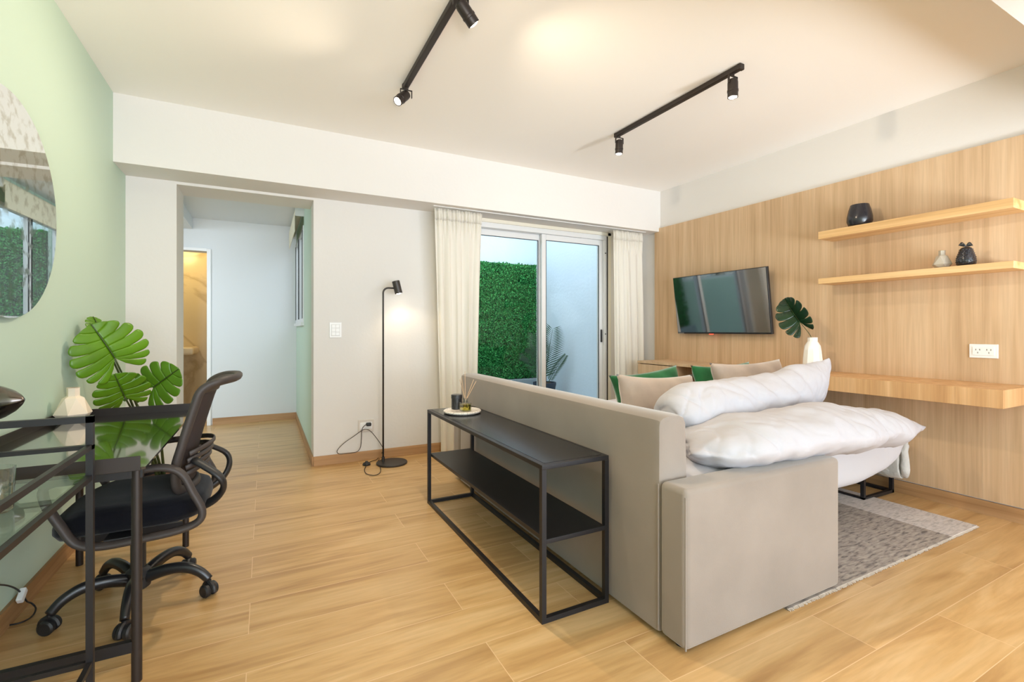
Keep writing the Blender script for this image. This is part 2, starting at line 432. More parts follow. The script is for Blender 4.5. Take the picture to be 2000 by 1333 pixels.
# hallway
struct(MB().box(.355, .43, 4.40, 5.27, 0, 2.6).box(.355, .43, 6.53, 6.75, 0, 2.6)
       .box(.355, .43, 5.27, 6.53, 0, 1.20).box(.355, .43, 5.27, 6.53, 2.19, 2.6), 'wall_hallway_right', M['green_wall'])
wh = MB(); wh.box(-2.2, -.90, 6.58, 6.72, 0, 2.6); wh.box(-.90, -.575, 6.58, 6.72, 2.04, 2.6); wh.box(-.575, .355, 6.58, 6.72, 0, 2.6)
struct(wh, 'wall_hallway_back', M['hall_white'])
struct(MB().box(-2.2, -2.05, 4.53, 6.58, 0, 2.6), 'wall_hallway_left', M['hall_white'])
struct(MB().box(-2.2, .43, 4.53, 6.72, 2.42, 2.6), 'ceiling_hallway', M['hall_white'])
struct(MB().box(-2.05, -.74, 4.54, 6.575, 2.29, 2.419), 'trim_4', M['hall_white'])
struct(MB().box(-.545, .343, 6.568, 6.58, 0, .08), 'baseboard_hallway', M['base_oak_x'])
struct(MB().box(.343, .355, 4.20, 6.58, 0, .08), 'baseboard_hallway_side', M['base_oak'])
dr = struct(MB().box(-.60, -.56, 6.56, 6.60, 0, 2.07).box(-.92, -.60, 6.56, 6.60, 2.04, 2.075), 'door_1', M['white_plastic'], bevel=.003)
# bathroom beyond the door
struct(MB().box(-1.6, -.3, 7.75, 7.85, 0, 2.4).box(-.35, -.25, 6.73, 7.75, 0, 2.4), 'wall_bathroom', M['marble_bath'])
struct(MB().box(-1.75, -1.6, 6.73, 7.85, 0, 2.4), 'wall_bathroom_left', M['brown_metal'])
struct(MB().box(-1.7, -.3, 6.73, 7.85, 2.4, 2.5), 'ceiling_bathroom', M['hall_white'])
pl = bpy.data.lights.new('bathroom_lamp', 'POINT'); pl.energy = 9; pl.color = (1, .74, .36); pl.shadow_soft_size = .12
po = bpy.data.objects.new('bathroom_lamp', pl); COL.objects.link(po); po.location = (-1.0, 7.2, 2.2)

area('hallway_fill_light', (-1.3, 5.5, 2.27), (0, math.radians(-35), 0), .5, .5, 14, (.80, .90, 1.0))  # added unseen fill that lifts the hallway brightness, no fixture there
# hallway window (in the green wall), with a roller blind rolled up
w1 = MB()
for y0, y1, z0, z1 in ((5.27,5.31,1.20,2.19),(6.49,6.53,1.20,2.19),(5.31,6.49,1.20,1.24),(5.31,6.49,2.15,2.19),(5.88,5.93,1.24,2.15)):
    w1.box(.345, .385, y0, y1, z0, z1)
w1 = struct(w1, 'window_2', M['alu'], bevel=.003)
MB().box(.363, .366, 5.31, 6.49, 1.24, 2.15).build('pane', M['glass'], w1)
MB().box(.325, .355, 5.25, 6.55, 1.165, 1.20).build('window_sill', M['alu'], w1)
for y_ in (5.315, 5.872, 5.934, 6.482): MB().box(.340, .347, y_, y_+.008, 1.24, 2.15).build('rubber_gasket', M['plastic_black'], w1)
bl = thing('roller_blind', (.33, 5.74, 2.05), 'rolled up cream blind above the small hallway window', 'blind')
MB().tube([(.305, 5.24, 2.32), (.305, 6.54, 2.32)], .038, 16).build('fabric_roll', M['blind'], bl, smooth='auto')
MB().box(.268, .272, 5.28, 6.50, 2.12, 2.32).build('hanging_fabric', M['blind'], bl)
for y_ in (5.222, 6.54): MB().box(.27, .355, y_, y_+.016, 2.27, 2.37).build('bracket', M['alu'], bl)

# sliding glass door (window_1)
wx0, wx1 = 1.70, 3.42
fr = MB()
fr.box(wx0, wx1, 4.20, 4.33, 2.12, 2.20); fr.box(wx0, wx1, 4.20, 4.33, 0, .04)
fr.box(wx0, wx0+.05, 4.20, 4.33, .04, 2.12); fr.box(wx1-.075, wx1-.03, 4.20, 4.33, .04, 2.12)
win = struct(fr, 'window_1', M['alu'], bevel=.004)
MB().box(wx1-.03, wx1+.01, 4.185, 4.22, 0, 2.2).box(wx0, wx1+.01, 4.185, 4.22, 2.17, 2.203).build('window_trim', M['cream'], win)
MB().box(wx1-.0375, wx1-.034, 4.182, 4.20, .0, 2.16).build('weather_strip', M['grey_metal'], win)
def sash(x0, x1, y0, y1, st):
    s = MB(); s.box(x0, x0+st, y0, y1, .04, 2.12); s.box(x1-st, x1, y0, y1, .04, 2.12)
    s.box(x0+st, x1-st, y0, y1, 2.06, 2.12); s.box(x0+st, x1-st, y0, y1, .04, .12)
    o = s.build('sliding_sash', M['alu'], win, bevel=.004)
    MB().box(x0+st, x1-st, (y0+y1)/2-.003, (y0+y1)/2+.003, .12, 2.06).build('pane', M['glass'], o)
    g = MB(); e = .004
    g.box(x0+st, x0+st+e, y0-.001, y0+.01, .12, 2.06); g.box(x1-st-e, x1-st, y0-.001, y0+.01, .12, 2.06); g.box(x0+st, x1-st, y0-.001, y0+.01, 2.056, 2.06)
    g.build('rubber_gasket', M['plastic_black'], o)
    return o
s1 = sash(wx0+.05, 2.585, 4.275, 4.315, .042)
s2 = sash(2.555, wx1-.075, 4.225, 4.265, .05)
MB().box(wx1-.107, wx1-.093, 4.205, 4.226, .985, 1.125).build('handle', M['plastic_black'], s2, bevel=.004)
MB().box(wx1-.062, wx1-.052, 4.192, 4.204, 1.07, 1.08).box(wx1-.062, wx1-.052, 4.192, 4.204, 1.97, 1.98).build('screw', M['plastic_black'], win)
# curtain rail under the beam
rl = tag(MB().box(1.30, 3.74, 3.965, 3.985, 2.200, 2.205).build('curtain_rail', M['white_plastic']),
         'slim white double curtain track under the beam above the sliding glass door', 'curtain rail')

# ------------------------------------------------------------------ patio
struct(MB().box(.43, 3.90, 6.62, 6.80, 0, 3.3), 'wall_patio_back', M['patio_wall'])
struct(MB().box(3.88, 4.1, 4.40, 6.80, 0, 3.3).box(3.84, 3.88, 4.40, 5.18, 0, 3.3), 'wall_patio_right', M['patio_wall'])
struct(MB().box(.43, 3.88, 4.40, 6.62, -.02, .01), 'floor_patio', M['patio_floor'])
struct(MB().box(.43, 3.87, 6.35, 6.62, .01, .36), 'trim_5', M['patio_floor'])
hd = MB(); hx0, hx1, hz0, hz1, hy = .45, 3.84, .37, 2.15, 6.54
hd.box(hx0, hx1, hy, 6.615, hz0, hz1)
rng = np.random.default_rng(3); N = 34000
px = rng.uniform(hx0, hx1, N); pz = rng.uniform(hz0, hz1, N); py = hy - rng.uniform(-.01, .10, N)
sz = rng.uniform(.012, .024, N)
for i in range(N):
    c = Vector((px[i], py[i], pz[i] + (.02*noise.noise(Vector((px[i]*9, 0, 0))) if pz[i] > hz1-.1 else 0)))
    d = Vector((rng.uniform(-1, 1), rng.uniform(-.8, .1), rng.uniform(-1, 1))).normalized(); e = d.cross(Vector((rng.uniform(-.5,.5), -1, rng.uniform(-.5,.9)))).normalized()
    s_ = float(sz[i]); n0 = len(hd.v)
    hd.v += [c - d*s_, c + e*s_*.5, c + d*s_, c - e*s_*.5]; hd.f.append((n0, n0+1, n0+2, n0+3))
hedge = hd.build('hedge', M['hedge'])
tag(hedge, 'dense bright green leafy hedge panel covering the patio wall behind the glass door', 'hedge', kind='stuff')

def frond(mb, base, tip, droop, n, w, rad=.004):
    B = Vector(base); T = Vector(tip); mid = (B+T)/2 + Vector((0,0,droop))
    path = cr([B, mid, T], 13); 
    L = len(path)
    for i in range(3, L):
        p = path[i]; t = (path[min(i+1, L-1)]-path[i-1]).normalized(); f = i/(L-1)
        side = t.cross(Vector((.55, .83, .05))).normalized()
        ll = w*(.35+.65*math.sin(math.pi*min(1, .12+.80*f)))
        for sg in (-1, 1):
            for q in (0,):
                pp = p + (path[min(i+1, L-1)]-p)*q
                e = pp + (side*sg*.85 + t*.65).normalized()*ll*1.25 + Vector((0,0,-.12*ll))
                n_ = t.cross((e-pp)).normalized(); wv = (e-pp).normalized().cross(n_).normalized()*.007
                m_ = (pp+e)/2
                mb.add([pp, m_+wv, e, m_-wv], [(0,1,2,3)])
    return path
pot = thing('potted_palm', (3.52, 5.75, .01), 'small feathery palm in a dark pot outside the right half of the glass door', 'potted plant')
MB().lathe([(.13,0),(.155,.30),(.165,.34),(.165,.37),(.15,.37),(.145,.33),(0,.33)], (3.52,5.75,.01), 32).build('pot', plain('charcoal_pot', srgb(52,62,78), .5), pot, smooth='auto')
MB().lathe([(.145,0),(.10,.02),(.05,.012),(0,.02)], (3.52,5.75,.345), 24).build('soil', M['soil'], pot, smooth=True)
tips = [((3.50,5.72,.36),(3.56,5.60,1.13),.05,.21),((3.49,5.73,.36),(3.34,5.55,.98),.06,.17),((3.54,5.70,.36),(3.74,5.55,.76),.03,.07),
        ((3.48,5.76,.36),(3.20,5.75,.80),.10,.15),((3.50,5.76,.36),(3.44,5.9,1.05),.05,.16)]
for b_, t_, dr_, w_ in tips:
    fm = MB(); path = frond(fm, b_, t_, dr_, 10, w_)
    fm.tube(path, [.006-.004*i/len(path) for i in range(len(path))], 6)
    fm.build('frond', M['palm'], pot)

# ------------------------------------------------------------------ curtains
def curtain(name, x0, x1, xb0, xb1, label):
    root = thing(name, ((x0+x1)/2, 3.99, 2.18), label, 'curtain', 'ivory curtains at the sliding glass door')
    def fn(i, j):
        t = j; z = 2.185 - t*(2.165)
        pin = max(0, 1-abs(t-.04)/.08)
        a = x0 + (x1-x0)*i; b = xb0 + (xb1-xb0)*i
        k = min(1, t*1.1)
        x = a + (b-a)*k
        amp = (.012 + .014*min(1, t*2.5))*(.7+.5*noise.noise(Vector((i*5, 1.3, x0))))
        y = 3.975 + amp*math.sin(i*2*math.pi*5.5 + 1.8*math.sin(i*5+t*1.1)) + .003*math.sin(i*37+t*5)*max(0,1-t*4)
        x += .006*math.sin(i*2*math.pi*7.5+1.2)*min(1, t*3)
        y -= .012*pin*math.sin(i*2*math.pi*16)
        return (x, y, z)
    MB().grid(fn, 200, 50).build('drape', M['curtain'], root, smooth=True, solid=.0015)
    def band(i, j):
        p = fn(i, .0005 + j*.045); return (p[0], p[1]-.004, p[2])
    MB().grid(band, 150, 4).build('pleated_header', M['curtain'], root, smooth=True, solid=.003)
    return root
curtain('curtain', 1.31, 1.765, 1.37, 1.72, 'ivory curtain gathered left of the glass door, behind the sofa end')
curtain('curtain', 3.29, 3.70, 3.33, 3.74, 'ivory curtain gathered right of the glass door, by the wood panelled wall')

# ------------------------------------------------------------------ track lights
def track_light(x, y0, y1, heads, label, SPOT):
    t = thing('track_light', (x, (y0+y1)/2, CZ), label, 'track light', 'black ceiling track lights')
    MB().box(x-.017, x+.017, y0, y1, CZ-.032, CZ).build('rail', M['brown_metal'], t, bevel=.006)
    for ya_, yb_ in ((y0-.004, y0+.02), (y1-.02, y1+.004)): MB().box(x-.019, x+.019, ya_, yb_, CZ-.034, CZ).build('end_cap', M['brown_metal'], t, bevel=.005)
    for (hy_, d) in heads:
        d = Vector(d).normalized(); j = Vector((x, hy_, CZ-.075))
        X = Matrix.Translation(j) @ (Vector((0,0,-1)).rotation_difference(d)).to_matrix().to_4x4()
        h = MB(X); h.lathe([(.018,.012),(.026,.006),(.029,-.01),(.029,-.05),(.031,-.052),(.031,-.062),(.029,-.064),(.029,-.095),(.024,-.095),(.022,-.06)], (0,0,0), 24)
        hb = h.build('spot_head', M['brown_metal'], t, smooth='auto')
        b_ = MB(); b_.tube([(x, hy_, CZ-.03), (x, hy_, CZ-.046)], .009, 10); b_.box(x-.036, x+.036, hy_-.006, hy_+.006, CZ-.047, CZ-.044)
        b_.box(x-.037, x-.033, hy_-.006, hy_+.006, CZ-.09, CZ-.044); b_.box(x+.033, x+.037, hy_-.006, hy_+.006, CZ-.09, CZ-.044)
        b_.build('bracket', M['brown_metal'], hb)
        MB(X).lathe([(.0,-.1005),(.012,-.099),(.0225,-.094),(.0225,-.085)], (0,0,0), 20).build('bulb', M['bulb'], hb, smooth=True)
        l = bpy.data.lights.new('spot_light', 'SPOT'); l.energy = SPOT; l.color = (1, .82, .60); l.spot_size = math.radians(140); l.spot_blend = .7
        l.shadow_soft_size = .03
        lo = bpy.data.objects.new('spot_light', l); COL.objects.link(lo); lo.parent = t
        lo.location = j + d*.115 - Vector(t.location)
        lo.rotation_euler = Vector((0,0,-1)).rotation_difference(d).to_euler()
    return t
track_light(.775, 1.72, 2.93, [(2.90, (-.55,-.25,-.6)), (1.98, (.55,.1,-.5))], 'black ceiling track with two spots, above the floor by the console table', 52)
track_light(2.426, 1.80, 2.90, [(2.86, (.0,.05,-1)), (1.86, (.0,.0,-1))], 'black ceiling track with two spots hanging straight down, above the bed', 13)

# ------------------------------------------------------------------ wall plates
sw = thing('light_switch', (.525, BY, 1.12), 'white wall switch plate beside the hallway opening', 'light switch')
MB().box(.476, .573, BY-.008, BY, 1.055, 1.184).build('plate', M['white_plastic'], sw, bevel=.004)
MB().box(.490, .559, BY-.010, BY-.006, 1.070, 1.169).build('inner_frame', plain('pale_grey_plastic', srgb(222,222,222), .4), sw, bevel=.002)
for k in range(3):
    for q in range(2):
        MB().box(.494+q*.032, .523+q*.032, BY-.014, BY-.008, 1.075+k*.031, 1.102+k*.031).build('rocker', M['white_plastic'], sw, bevel=.002)
so = thing('power_outlet', (.772, BY, .30), 'square white wall socket behind the floor lamp, with a black plug in it', 'power outlet')
MB().box(.706, .839, BY-.009, BY, .245, .350).build('plate', plain('off_white_plastic', srgb(216,208,200), .5), so, bevel=.004)
MB().box(.722, .823, BY-.011, BY-.007, .268, .327).build('socket_insert', M['white_plastic'], so, bevel=.003)
so = thing('power_outlet', (3.858, 1.222, .99), 'double white wall socket on the wood panelling above the desk', 'power outlet')
MB().box(3.850, 3.858, 1.157, 1.288, .950, 1.034).build('plate', M['white_plastic'], so, bevel=.003)
MB().box(3.847, 3.851, 1.172, 1.273, .966, 1.018).build('socket_insert', M['white_plastic'], so, bevel=.002)
for yc in (1.197, 1.247):
    for a, s in ((-.009, 1), (.009, -1)):
        MB().box(3.8465, 3.848, yc+a-.0018, yc+a+.0018, .996, 1.005).build('slot', M['steel'], so)
    MB().box(3.8465, 3.848, yc-.0018, yc+.0018, .978, .987).build('slot', M['steel'], so)

# ------------------------------------------------------------------ shelves, desk, cabinet on the panelled wall
for z0, z1, lab in ((1.795, 1.85, 'upper floating oak shelf, with the round black bowl on it'), (1.462, 1.502, 'lower floating oak shelf, with the pear figure on it')):
    tag(MB().box(3.65, 3.857, 1.035, 2.073, z0, z1).build('wall_shelf', M['oak_y'], bevel=.001, seg=1), lab, 'shelf', 'floating oak shelves on the panelled wall')
tag(MB().box(3.43, 3.857, 1.012, 2.958, .705, .803).build('wall_desk', M['oak_desk'], bevel=.001, seg=1), 'thick floating oak desk top fixed to the panelled wall', 'desk')
cb = thing('cabinet', (3.64, 3.36, .0), 'low oak cabinet with door and open niche in the corner below the television', 'cabinet')
c_ = MB(); c_.box(3.43, 3.857, 2.96, 3.76, .78, .803); c_.box(3.45, 3.857, 2.96, 3.76, .30, .32)
for y in (2.96, 3.26, 3.74): c_.box(3.45, 3.857, y, y+.02, .32, .78)
c_.box(3.84, 3.857, 2.98, 3.74, .32, .78); c_.box(3.46, 3.84, 2.98, 3.26, .54, .555)
c_.build('body', M['oak'], cb)
MB().box(3.432, 3.449, 3.285, 3.755, .305, .772).build('door', M['oak'], cb, bevel=.001, seg=1)
MB().box(3.50, 3.857, 3.0, 3.70, .0, .30).build('plinth', M['oak'], cb)

# ------------------------------------------------------------------ television
TVX = Matrix.Translation((3.764, 3.05, 1.369)) @ Matrix.Rotation(-math.atan(.072/.572), 4, 'Y')
tv = thing('television', (3.80, 3.05, 1.08), 'flat black television tilted forward on the wood panelled wall', 'television')
MB(TVX).box(.0, .03, -.515, .515, -.288, .288).box(.03, .055, -.33, .33, -.22, .10).build('casing', M['plastic_black'], tv, bevel=.004)
MB(TVX).box(-.003, .0, -.508, .508, -.272, .282).build('screen', M['screen'], tv)
MB(TVX).box(-.004, -.001, .43, .505, -.2865, -.276).build('logo_strip', M['steel'], tv)
MB(TVX).box(-.005, .015, .085, .12, -.295, -.288).build('standby_light', M['red'], tv)
MB().box(3.80, 3.857, 2.98, 3.12, 1.30, 1.46).build('wall_bracket', M['black_metal'], tv)

# ------------------------------------------------------------------ decor on shelves
bw = MB(); bw.lathe([(.050,0),(.068,.008),(.078,.035),(.077,.065),(.067,.115),(.055,.152),(.051,.152),(.060,.115),(.068,.06),(.05,.02),(0,.015)], (3.72,1.83,1.8505), 14)
tag(bw.build('bowl', M['black_ceramic'], smooth='auto'), 'round black faceted ceramic bowl on the upper shelf', 'bowl')
# faceted small grey vase
def faceted(c, s, mat, name):
    v = MB(); prof = [(.62,0),(1.0,.50),(.56,1.52),(.36,1.64),(.34,1.66),(.34,2.16),(.38,2.20),(.26,2.20)]
    n = 6; vs_ = []
    for i, (r, z) in enumerate(prof):
        for k in range(n):
            th = 2*math.pi*(k + (.5 if i == 1 else 0))/n
            vs_.append((c[0]+r*s*math.cos(th), c[1]+r*s*math.sin(th), c[2]+z*s))
    fs = []
    for i in range(len(prof)-1):
        for k in range(n):
            a, b_, c2, d_ = i*n+k, i*n+(k+1) % n, (i+1)*n+(k+1) % n, (i+1)*n+k
            if i < 2:
                if i % 2 == 0: fs += [(a, b_, d_), (b_, c2, d_)]
                else: fs += [(a, c2, d_), (a, b_, c2)]
            else: fs.append((a, b_, c2, d_))
    fs.append(tuple(range(n-1, -1, -1))); v.add(vs_, fs)
    return v.build(name, mat)
tag(faceted((3.73, 1.375, 1.5025), .050, M['grey_ceramic'], 'vase'), 'small grey faceted vase on the lower shelf beside the pear figure', 'vase')
pr_ = thing('pear_figurine', (3.72, 1.258, 1.5025), 'glossy black hobnail pear figure on the lower shelf', 'figurine')
pm = MB(); pc = (3.72, 1.258, 1.5025)
prof = [(0,.0),(.034,0),(.043,.010),(.046,.030),(.043,.055),(.035,.080),(.030,.098),(.023,.110),(.010,.115),(0,.116)]
pm.lathe(prof[1:], pc, 24)
for i in range(8):
    z = .015 + i*.0118; r = np.interp(z, [p[1] for p in prof[1:]], [p[0] for p in prof[1:]])
    for k in range(12):
        th = 2*math.pi*(k+(i % 2)*.5)/12
        cc = (pc[0]+r*math.cos(th), pc[1]+r*math.sin(th), pc[2]+z-.004)
        pm.lathe([(.003,0),(.0062,.004),(.003,.008)], (pc[0]+(r-.003)*math.cos(th), pc[1]+(r-.003)*math.sin(th), cc[2]), 8)
pm.build('body', M['black_ceramic'], pr_, smooth=True)
MB().tube([(3.72,1.258,1.616),(3.715,1.262,1.628),(3.712,1.268,1.638)], .0035, 8).build('stalk', M['black_ceramic'], pr_)
for sg in (-1, 1):
    MB().grid(lambda i, j: (3.715, 1.258+sg*(.003+.030*i)*1, 1.624+.012*math.sin(i*2.6)-(.010*i if sg < 0 else 0)+(j-.5)*.026*math.sin(math.pi*min(.98, .1+i*.9))), 8, 4).build('leaf', M['black_ceramic'], pr_, solid=.003, smooth=True)

def monstera(mb, X, L, fold=0, lob=7, cut=.5, droop=.25, cup=.12, width=1.0, gap=.22):
    # leaf in local XY (tip along +Y), bent in Z; lobes on each side with slits between them
    def E(t):
        ph = math.radians(152*(1-t)); 
        r = L*(.50 + .10*math.sin(math.radians(180*t)) + .30*t**1.6 + .0)*(1 if t < .97 else 1.02)
        return Vector((r*math.sin(ph)*width, r*math.cos(ph), 0))
    def R(t): return Vector((0, L*.78*max(0, (t-.28)/.72)**1.1, 0))
    def bend(p):
        rr = p.x/L; q = p.y/L
        return Vector((p.x*(1-.15*abs(rr)), p.y, -droop*L*q*q*(1 if q > 0 else .3) - cup*L*abs(rr)*1.6*abs(rr) + .06*L*abs(rr) + fold*abs(p.x)))
    for sg in (-1, 1):
        for j in range(lob):
            a = j/lob; b_ = (j+1)/lob; m_ = (a+b_)/2; hw = (b_-a)/2
            def fn(i, k):
                s = k
                g = 0 if s < cut else gap*min(1, ((s-cut)/(1-cut))**.7)
                if j == 0: g *= .6
                tt = m_ + (i*2-1)*hw*(1-g*(1 if s < .9 else 1+1.1*((s-.9)/.1)**2*.6))
                tt = min(1, max(0, tt + (.05*s*s if s > cut else 0)*(0 if j == lob-1 else 1)))
                rb, e = R(tt if s > .0 else (a+(b_-a)*i)), E(tt)
                base = R(a+(b_-a)*i); tip = e
                p = base.lerp(tip, s*(1 - .05*((i*2-1)**2)*(s)))
                rip = .012*L*math.sin(i*math.pi)*s
                p = bend(p); p.z += rip; p.x *= sg
                return X @ p
            mb.grid(fn, 7, 12)
    mb2 = [X @ (bend(Vector((0, L*q, 0)))+Vector((0,0,.003))) for q in [i/10*.8 for i in range(11)]]
    return mb2
def leaf_frame(base, tip, normal):
    y = (Vector(tip)-Vector(base)); L = y.length; y.normalize(); z = Vector(normal); z = (z - y*z.dot(y)).normalized(); x = y.cross(z)
    m_ = Matrix((x, y, z)).transposed().to_4x4(); m_.translation = Vector(base); return m_, L
vm_ = MB(); vm_.lathe([(.050,0),(.062,.008),(.066,.05),(.064,.10),(.057,.165),(.052,.20),(.036,.228),(.033,.232),(.033,.258),(.036,.262),(.029,.262),(.028,.225)], (3.60,2.085,.8035), 10)
tag(vm_.build('vase', M['white_ceramic'], smooth='auto'), 'white bottle vase holding one dark leaf, on the oak desk', 'vase')
lf = thing('monstera_leaf', (3.60, 2.085, 1.06), 'single dark green monstera leaf in the white vase by the television', 'leaf')
base = onX(1562, 629, 3.62); tip = onX(1529, 584, 3.60)
Xl, L = leaf_frame(base, tip, (-1, -.17, .0)); lm = MB(); rib = monstera(lm, Xl, L*1.25, fold=.65, lob=6, width=.66, droop=.15, gap=.2)
lm.build('blade', M['leaf_dark'], lf, smooth=True, solid=.0012)
MB().tube(rib, .0012, 6).build('midrib', M['stem'], lf)
MB().tube(cr([(3.60,2.085,1.0), (3.602,2.10,1.075), tuple(base)], 6), .0025, 8).build('stalk', M['stem'], lf)

# ------------------------------------------------------------------ floor lamp
lp = thing('floor_lamp', (.93, 3.985, 0), 'slim black floor lamp with small lit shade beside the curtain', 'floor lamp')
MB().lathe([(.125,0),(.127,.004),(.127,.012),(.124,.016),(0,.016)], (.945,3.99,0), 48).build('base', M['grey_metal'], lp, smooth='auto')
px_, py_ = .882, 4.03
MB().tube([(px_,py_,.016),(px_,py_,.055)], .013, 14).build('collar', M['grey_metal'], lp, smooth='auto')
MB().tube([(px_,py_,.05),(px_,py_,1.43)] + [(px_+.045-.045*math.cos(a), py_, 1.43+.045*math.sin(a)) for a in [i*math.pi/16 for i in range(1,9)]] + [(px_+.10,py_,1.475)], .0075, 12).build('pole', M['grey_metal'], lp, smooth=True)
XL = Matrix.Translation((px_+.118, py_, 1.485)) @ Matrix.Rotation(math.radians(-14), 4, 'Y')
sh = MB(XL).lathe([(.0,.055),(.028,.055),(.032,.05),(.032,-.055),(.029,-.055),(.029,.04),(0,.045)], (0,0,0), 28).build('lamp_shade', M['grey_metal'], lp, smooth='auto')
MB(XL).lathe([(0,-.062),(.016,-.058),(.026,-.046),(.026,-.03)], (0,0,0), 20).build('bulb', M['bulb'], sh, smooth=True)
l = bpy.data.lights.new('reading_light', 'SPOT'); l.energy = 2.6; l.color = (1,.80,.55); l.spot_size = math.radians(130); l.spot_blend = .6; l.shadow_soft_size = .025
lo = bpy.data.objects.new('reading_light', l); COL.objects.link(lo); lo.parent = lp
lo.location = XL @ Vector((0,0,-.072)) - Vector(lp.location); lo.rotation_euler = (0, math.radians(-14), 0)
def wy(u, v, y=BY-.018): return onY(u, v, y)
cable = [wy(719,829), wy(712,832), wy(707,840), wy(706,858,4.17), wy(704,874,4.15), wy(697,883,4.15), wy(680,886,4.15), wy(662,887,4.15), wy(659,880,4.16),
         wy(672,866,4.165), wy(692,852,4.17), wy(706,842,4.17), wy(714,839,4.17), wy(724,843,4.17), wy(736,857,4.16), wy(746,872,4.15), wy(749,880,4.13),
         onZ(742,890,.02), onZ(736,898,.006), onZ(727,901,.006), onZ(716,906,.012)]
MB().tube(cr(cable, 5), .0028, 8).build('power_cable', M['brown_metal'], lp, smooth=True)
cable2 = [onZ(716,909,.008), onZ(712,918,.005), onZ(716,926,.005), onZ(731,929,.005), onZ(742,924,.005), onZ(743,914,.005), onZ(737,905,.006), onZ(741,897,.012)]
MB().tube(cr(cable2, 5), .0028, 8).build('power_cable', M['brown_metal'], lp, smooth=True)
fp = onZ(716, 909, 0)
MB().lathe([(.030,0),(.033,.008),(.026,.020),(.012,.024),(.011,.032),(0,.033)], (fp.x, fp.y, 0), 20).build('foot_switch', M['plastic_black'], lp, smooth=True)
pg = wy(719, 829)
MB().box(pg.x-.018, pg.x+.024, 4.155, 4.19, pg.z-.014, pg.z+.014).build('plug', M['plastic_black'], lp, bevel=.008)

# ------------------------------------------------------------------ sofa bed
sf = thing('sofa_bed', (2.0, 2.2, 0), 'beige grey velvet sofa bed, pulled open and seen from behind', 'sofa bed')
def upbox(mb_args, name, bev, mat=M['sofa'], seg=5): return MB().box(*mb_args).build(name, mat, sf, bevel=bev, seg=seg)
# backrest: slab whose top leans slightly, with a softly rounded top
bk = MB()
def backprof(y):
    x0, x1, z0, zt = 1.27, 1.415, .022, .800
    pts = [(x0, z0)]
    pts += [(x0+.004*k/6, z0+(zt-.03-z0)*k/6) for k in range(1, 7)]
    pts += [(x0+.008, zt-.012), (x0+.022, zt-.002), (x0+.05, zt+.004), (x1-.035, zt+.002), (x1-.012, zt-.008), (x1-.002, zt-.03)]
    pts += [(x1+.004, .6), (x1+.006, .3), (x1+.006, z0)]
    return pts
ysb = [1.282, 1.286, 1.296, 1.32, 1.6, 2.0, 2.4, 2.8, 3.23, 3.255, 3.268, 3.272]
ins = [.012, .004, .001, 0, 0, 0, 0, 0, 0, .003, .010, .02]
P0 = backprof(0); nb = len(P0); vv = []
for y, q in zip(ysb, ins):
    for (x, z) in P0:
        cx, cz = 1.342, .41
        vv.append((x+(q if x < cx else -q), y, z-(q if z > .6 else 0) + .004*noise.noise(Vector((y*3, z*2, 0)))*(1 if z > .7 else 0)))
ff = [(i*nb+k, (i+1)*nb+k, (i+1)*nb+(k+1) % nb, i*nb+(k+1) % nb) for i in range(len(ysb)-1) for k in range(nb)]
ff += [tuple(range(nb)), tuple((len(ysb)-1)*nb+k for k in range(nb-1, -1, -1))]
bk.add(vv, ff); bk.build('backrest', M['sofa'], sf, smooth='auto')
upbox((1.27, 2.195, 1.155, 1.280, .018, .572), 'armrest', .022)
upbox((1.27, 2.195, 3.275, 3.40, .018, .572), 'armrest', .022)
upbox((1.425, 2.19, 1.284, 3.27, .07, .40), 'base', .02)
pc_ = MB(); 
for z in (.03,): pc_.tube([(1.2695, 1.283, z), (1.2695, 1.283, .56)], .0025, 6)
pc_.tube(cr([(1.277,1.163,.02),(1.277,1.163,.545)],2), .0035, 6); pc_.build('piping', M['sofa'], sf)
ft = MB()
for (x, y) in ((1.32, 1.22), (2.1, 1.22), (1.32, 3.33), (2.1, 3.33)): MB().lathe([(.022,0),(.025,.02)], (x, y, 0), 16).build('foot', M['plastic_black'], sf)
# pulled out end: steel frame and folded quilted mattress end
fm = MB(); w_ = .022
for x in (3.475, 3.835): fm.bar((x, 1.69, .011), (x, 2.86, .011), w_); 
for y in (1.69, 2.86):
    fm.bar((3.475, y, .011), (3.835, y, .011), w_)
    for x in (3.475, 3.835): fm.bar((x, y, .011), (x, y, .24), w_)
fm.build('leg_frame', M['black_metal'], sf)
MB().box(3.44, 3.68, 1.70, 2.85, .200, .225).build('frame_rail', M['grey_metal'], sf)
def wrinkle(p, a=.008, s=7):
    q = Vector(p); n_ = noise.noise_vector(q*s)
    f1 = 1-abs(noise.noise(Vector((q.x*7+q.z*4, q.y*4, q.z*2))))*2.2; f2 = 1-abs(noise.noise(Vector((q.x*13-q.z*9+5, q.y*7, q.z*4))))*2.4
    rd = max(0, f1)**4*.9 + max(0, f2)**5*.5
    return q + n_*a + noise.noise_vector(q*s*3)*a*.25 - Vector((.15, -.7, .7))*rd*a*.8
